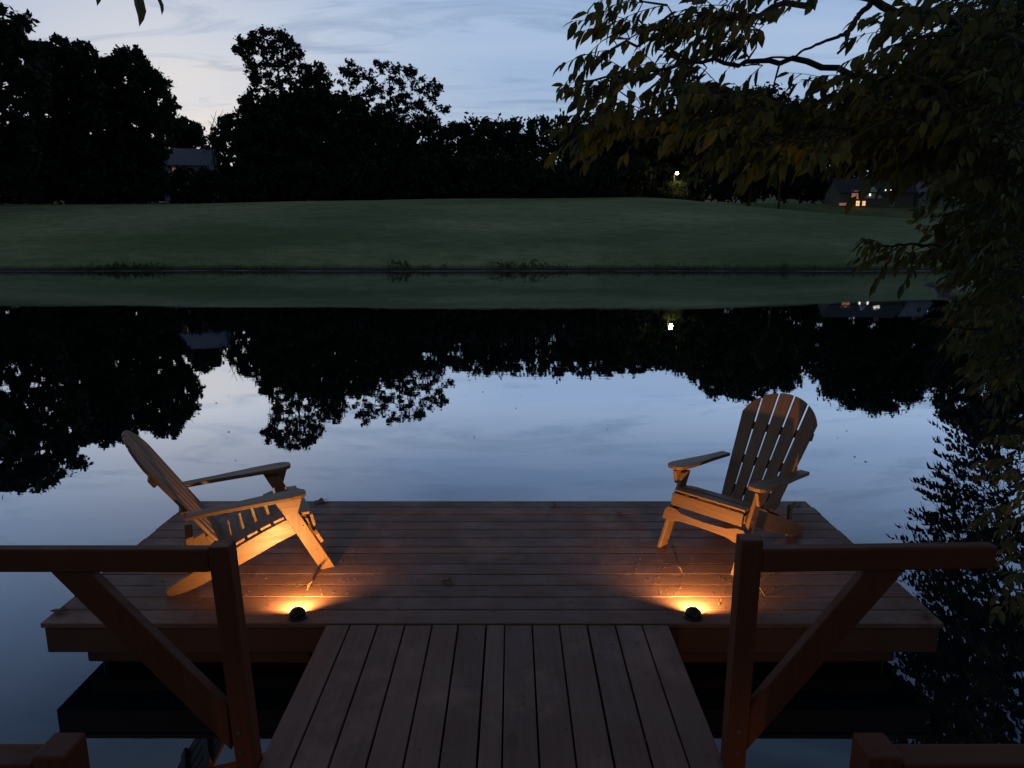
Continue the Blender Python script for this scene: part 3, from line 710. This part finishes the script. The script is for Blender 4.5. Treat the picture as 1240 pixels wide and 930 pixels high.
house('blue grey house half hidden by trees, with a round topped pink lit window', 228, 150, R(6), 9, 8, 8.4, 3.4, True,
      [(-2.3, 0, 7.0, .9, 1.7, 'pinkpane', True, True), (-.6, 0, 6.6, .8, .7, 'pinkpane'), (.6, 0, 6.5, .7, .6, 'pinkpane'), (2.6, 0, 6.8, .8, 1.2, 'dpane'), (-2.3, 0, 2.6, 1.0, 1.4, 'dpane'), (1.5, 0, 2.6, 1.0, 1.4, 'dpane')])
hh = house('long dark house with a warm lit porch and a round topped window', 1062, 168, 0, 17, 8, 3.6, 3.2, True,
      [(-4.9, 0, 3.0, 1.9, 1.8, 'pinkpane', True, True), (-5.6, 0, 1.1, .8, 1.1, 'litpane'), (-4.3, 0, 1.1, .8, 1.1, 'litpane'), (-7.6, 0, .9, 1.8, .5, 'pinkpane'), (-2.9, 0, 1.1, .7, 1.0, 'litpane'), (-1.8, -.25, 3.0, .38, .5, 'whitepane'), (.1, -.25, 3.0, .38, .5, 'whitepane'), (2.3, -.2, 4.0, 1.5, .25, 'whitepane'), (3.6, 0, 1.2, .6, 1.3, 'dpane')], 'stone')
b = MB(); b.raw([(-2.9, -.2, 2.2), (1.2, -.2, 2.2), (-.85, -.2, 4.7), (-2.9, 1.2, 2.2), (1.2, 1.2, 2.2), (-.85, 1.2, 4.7)], [[0, 1, 2], [0, 2, 5, 3], [1, 4, 5, 2]]); b.build('gable', M['trim'], hh)
house('small white house with a square upper window at the right among hanging leaves', 1128, 168, 0, 5.2, 7, 3.0, 3.4, True,
      [(.3, 0, 1.4, .7, 1.3, 'dpane'), (-1.5, 0, 1.4, .7, 1.0, 'dpane'), (.4, -.2 + .9, 4.6, 1.0, 1.0, 'dpane')])

# ------------------------------------------------------------------ yard lamp, drive, fence
c = at(820, 209, 137); gz = H(c.x, 137)
r = empty('yard_lamp', (c.x, 137, gz), 'lit lamp on a post among the far trees above the lawn', 'lamp')
h_ = c.z - gz
b = MB(); b.tube([(-.5, 0, -.3), (-.5, 0, h_ - .4), (-.35, 0, h_ + .15), (0, 0, h_ + .2)], [.09, .07, .05, .04], 8); b.build('post', M['bark'], r)
b = MB(); b.tube([(0, 0, h_ + .12), (0, 0, h_ + .24), (0, 0, h_ + .3)], [.30, .22, .03], 12); b.build('lamp_shade', M['black'], r)
m = plain('lamp_globe', (.9, .9, .7), .4, 0, (1, .90, .50), 45)
b = MB(); b.tube([(0, 0, h_ - .36), (0, 0, h_ - .28), (0, 0, h_ - .08), (0, 0, h_ + .10)], [.08, .26, .30, .2], 12); b.build('globe', m, r, True)
la = bpy.data.lights.new('lamp', 'POINT'); la.energy = 420; la.color = (1, .80, .30); la.shadow_soft_size = .3
lo = bpy.data.objects.new('lamp', la); C.objects.link(lo); lo.parent = r; lo.location = (0, -.6, h_ - .5)
b = MB(); dr = []
for i in range(31):
    x = 24 + i * 1.0; y = 139 + .04 * (x - 34) ** 2 * .3
    dr += [(x, y - 1.6, H(x, y - 1.6) + .06), (x, y + 1.6, H(x, y + 1.6) + .06)]
b.raw(dr, [[2 * i, 2 * i + 2, 2 * i + 3, 2 * i + 1] for i in range(30)]); structure(b.build('driveway', M['gravel']))
fc = empty('paling_fence', (0, 0, 0), 'low paling fence catching the lamp light at the right of the drive', 'fence')
b = MB(); b2 = MB()
for i in range(22):
    x = 36 + i * .38; z = H(x, 146); b.box((x, 146, z + .35), (.09, .04, 1.1), None, 0)
for k in (.35, .75): b2.tube([(36 + i * .38, 146.06, H(36 + i * .38, 146) + k) for i in range(22)], [.03] * 22, 4)
b.build('pickets', M['gravel'], fc); b2.build('rails', M['gravel'], fc)

# ------------------------------------------------------------------ near tree overhanging the right
LV, LF = leaf_shape(1, .44, .22)
LV = [Vector(v) for v in LV]
def put_leaf(b, c, d, s, roll):
    d = d.normalized(); u = d.cross(Vector((0, 0, 1)))
    if u.length < .1: u = Vector((1, 0, 0))
    u.normalize(); n_ = u.cross(d)
    u2 = u * math.cos(roll) + n_ * math.sin(roll); n2 = -u * math.sin(roll) + n_ * math.cos(roll)
    o = len(b.v)
    for v in LV:
        q = c + d * (v.x * s) + u2 * (v.y * s) + n2 * (v.z * s * .9); b.v.append((q.x, q.y, q.z))
    for f in LF: b.f.append([o + k for k in f]); b.uv.append([(0, 0)] * len(f))
def near_tree(name, label, base, limbs, blobs, leaf=.085, cat='tree', ltrunk=.16, mleaf='leaf', twl=.22, nl=9):
    """limbs: polylines from the trunk; blobs: (px, py, rx, ry, twigs, d0, d1)"""
    root = empty(name, base, label, cat); off = Vector(base)
    wb_ = MB(); lb = MB(); nodes = []
    def seg(pts, r0, r1):
        k = len(pts) - 1; wb_.tube([p - off for p in pts], [r0 + (r1 - r0) * i / k for i in range(k + 1)], 6, False)
    for pts, r0, r1 in limbs:
        fine = []
        for i in range(len(pts) - 1):
            for j in range(8):
                q = pts[i].lerp(pts[i + 1], j / 8); jl = min(.4, (pts[i + 1] - pts[i]).length)
                fine.append(q + Vector((random.gauss(0, .015), random.gauss(0, .015), random.gauss(0, .025))) * jl)
        fine.append(pts[-1]); seg(fine, r0, r1); nodes += fine[4:]
    tw = []
    for (px_, py_, rx, ry, n_, d0, d1) in blobs:
        for _ in range(n_):
            a_ = random.uniform(0, 6.28); q = math.sqrt(random.random())
            tw.append(at(px_ + rx * q * math.cos(a_), py_ + ry * q * math.sin(a_), random.uniform(d0, d1)))
    tw.sort(key=lambda p: (p - off).length)
    for p in tw:
        nn = min(nodes, key=lambda k: (k - p).length_squared + .3 * max(0, k.x - p.x + .1) * 0)
        dvec = p - nn; ln = dvec.length
        if ln > .02:
            md = nn.lerp(p, .5) + Vector((random.gauss(0, .03), random.gauss(0, .03), .05 * min(ln, 1)))
            seg([nn, nn.lerp(md, .6), md, md.lerp(p, .6), p], .0035 + .006 * min(1, ln), .0022)
            if ln > .12: nodes.append(md)
        nodes.append(p)
        dr_ = dvec.normalized() if ln > .02 else Vector((-1, 0, 0))
        dr_ = (dr_ * .55 + Vector((-.75, random.gauss(-.05, .5), random.gauss(-.12, .36)))).normalized()
        tl = twl * random.uniform(.6, 1.2); pts = [p]; q = p.copy(); dd_ = dr_.copy(); k = 7
        for i in range(k):
            q = q + dd_ * tl / k; dd_ = (dd_ + Vector((0, 0, -.07))).normalized(); pts.append(q.copy())
        seg(pts, .0020, .0008)
        nn_ = int(nl * random.uniform(.7, 1.2))
        for i in range(nn_):
            t = (i + .6) / nn_ * k; i0 = min(k - 1, int(t)); c = pts[i0].lerp(pts[i0 + 1], t - i0)
            s = (-1) ** i; sidev = dd_.cross(Vector((0, 0, 1))).normalized() * s
            ld_ = dd_ * random.uniform(.35, .8) + sidev * random.uniform(.35, .8) + Vector((0, 0, -random.uniform(.15, 1.1)))
            put_leaf(lb, c - off, ld_, leaf * random.uniform(.5, 1.3), random.gauss(0, .8))
        put_leaf(lb, pts[-1] - off, dd_ + Vector((0, 0, -.3)), leaf * random.uniform(.8, 1.1), random.gauss(0, .5))
    wb_.build('trunk', M['bark'], root, True); lb.build('crown', M[mleaf], root)
    return root
tb0 = Vector((4.35, 2.2, H(4.35, 2.2) - .2))
tr1 = [tb0, Vector((4.2, 2.3, 1.6)), Vector((4.1, 2.5, 3.0)), Vector((4.15, 2.7, 4.4)), Vector((4.1, 2.8, 6))]
l1 = [Vector((4.1, 2.5, 2.9)), at(1260, 60, 3.3), at(1130, 20, 3.2), at(1010, -10, 3.2), at(860, 30, 3.1), at(740, 60, 3.1)]
l2 = [Vector((4.1, 2.5, 2.6)), at(1240, 130, 3.5), at(1100, 95, 3.4), at(960, 75, 3.2), at(850, 75, 3.2), at(700, 100, 3.3)]
l2b = [at(1060, 0, 3.3), at(1040, 18, 3.3), at(1028, 38, 3.25), at(1024, 55, 3.2), at(1014, 65, 3.2)]
l2c = [at(1028, 38, 3.25), at(1000, 50, 3.2), at(970, 62, 3.2), at(900, 80, 3.1)]
l3 = [Vector((4.1, 2.4, 2.4)), at(1260, 210, 3.4), at(1120, 175, 3.2), at(980, 165, 3.0), at(860, 160, 2.9), at(760, 165, 3.0)]
l4 = [Vector((4.2, 2.4, 2.0)), at(1250, 300, 3.8), at(1160, 300, 3.8), at(1100, 295, 3.8), at(1050, 300, 3.8)]
l5 = [Vector((4.2, 2.3, 1.8)), at(1260, 395, 3.6), at(1180, 398, 3.6), at(1110, 392, 3.5)]
near_tree('overhanging_tree', 'near tree hanging its yellowing olive leaves down over the upper right of the picture', tb0,
    [(tr1, .17, .09), (l1, .028, .005), (l2, .024, .004), (l2b, .014, .005), (l2c, .009, .003), (l3, .022, .004), (l4, .018, .003), (l5, .016, .003)],
    [(728, 106, 30, 12, 6, 3.1, 3.5), (738, 150, 34, 12, 7, 3.0, 3.4), (745, 55, 24, 10, 3, 3.1, 3.4), (850, 22, 50, 20, 9, 2.9, 3.4), (800, 2, 50, 8, 5, 2.9, 3.4), (775, 90, 44, 14, 7, 3.1, 3.5), (770, 40, 26, 8, 4, 3.1, 3.4), (775, 140, 50, 14, 15, 2.9, 3.4), (830, 110, 40, 30, 22, 2.9, 3.6), (880, 30, 50, 28, 18, 2.9, 3.5),
     (900, 130, 60, 34, 34, 2.7, 3.3), (970, 170, 70, 20, 30, 2.6, 3.1), (960, 0, 50, 8, 7, 2.9, 3.4), (925, 60, 24, 24, 4, 2.9, 3.4), (1040, 140, 50, 36, 30, 2.7, 3.4), (1040, 95, 40, 10, 5, 2.9, 3.4),
     (1150, 50, 60, 50, 70, 2.8, 4.0), (1150, 140, 70, 46, 90, 2.7, 3.8), (1220, 110, 40, 110, 110, 2.8, 4.2), (1100, 170, 50, 12, 14, 2.8, 3.3), (1135, 190, 46, 10, 12, 2.9, 3.3), (1215, 195, 40, 30, 46, 2.8, 3.8), (1235, 250, 24, 60, 50, 3, 4.2),
     (1100, 302, 42, 8, 9, 3.6, 4.1), (1160, 298, 36, 12, 14, 3.6, 4.2), (1190, 290, 30, 40, 34, 3.3, 4.3), (1225, 350, 26, 50, 50, 3.3, 4.5),
     (1185, 405, 30, 16, 6, 3.3, 4.0), (1230, 420, 20, 36, 22, 3.4, 4.4), (1212, 640, 20, 26, 4, 3.3, 4.2), (1245, 560, 12, 60, 16, 3.6, 4.6), (1245, 700, 12, 50, 8, 3.3, 4.2)], .072)
# waterside tree on the right bank, farther off
tb1 = Vector((11.6, 13, H(11.6, 13) - .2))
near_tree('bankside_tree', 'dark leafy tree on the right bank behind the hanging branches, filling the right edge', tb1,
    [([tb1, Vector((11.2, 13, 2.5)), Vector((10.8, 13, 5)), Vector((10.6, 13, 8))], .16, .05), ([Vector((11.2, 13, 2.5)), at(1240, 250, 12), at(1195, 230, 12)], .06, .02), ([Vector((11.3, 13, 2)), at(1250, 330, 12), at(1200, 330, 12)], .05, .02), ([Vector((10.9, 13, 4.5)), at(1230, 120, 12), at(1180, 100, 12)], .06, .02)],
    [(1235, 150, 50, 110, 150, 11, 13.5), (1240, 280, 45, 60, 130, 10.5, 13.5), (1250, 20, 60, 60, 90, 11, 13.5), (1235, 370, 38, 34, 70, 10, 13), (1205, 225, 20, 60, 26, 11, 13)], .13, 'tree', .16, 'farleaf', .75, 12)
tb2 = Vector((8.6, 7.2, H(8.6, 7.2) - .2))
near_tree('bankside_tree', 'black leafy tree at the right edge leaning over the water between the other two trees', tb2,
    [([tb2, Vector((8.2, 7.2, 2.0)), Vector((7.6, 7.1, 4.0)), Vector((7.2, 7, 6.5))], .14, .04), ([Vector((8.2, 7.2, 2.0)), at(1330, 300, 7), at(1240, 330, 6.6)], .05, .015), ([Vector((7.6, 7.1, 4.0)), at(1330, 120, 7), at(1240, 100, 6.8)], .05, .015)],
    [(1262, 60, 48, 90, 110, 6, 8.5), (1262, 230, 44, 90, 120, 5.8, 8.5), (1275, 390, 46, 60, 90, 5.8, 8), (1400, 120, 110, 230, 380, 6, 9), (1390, 400, 90, 110, 180, 6, 8)], .135, 'tree', .16, 'farleaf', .55, 12)
# hanging leaf tips at the top left
b = MB(); base = at(170, -40, 1.9)
b.tube([at(60, -90, 2.0), at(110, -60, 1.95), base, at(190, -22, 1.9)], [.006, .004, .003, .001], 6)
for (x0, y0, x1, y1) in ((162, -14, 172, 31), (182, -16, 199, 17), (112, -25, 120, 6), (140, -40, 150, -8)):
    a_, c_ = at(x0, y0, 1.9), at(x1, y1, 1.88); put_leaf(b, a_, c_ - a_, (c_ - a_).length, .5); b.tube([a_, base], [.0012, .001], 4)
tag(b.build('hanging_twig', M['leaf']), 'few pointed leaf tips hanging into the picture at its top left', 'twig')
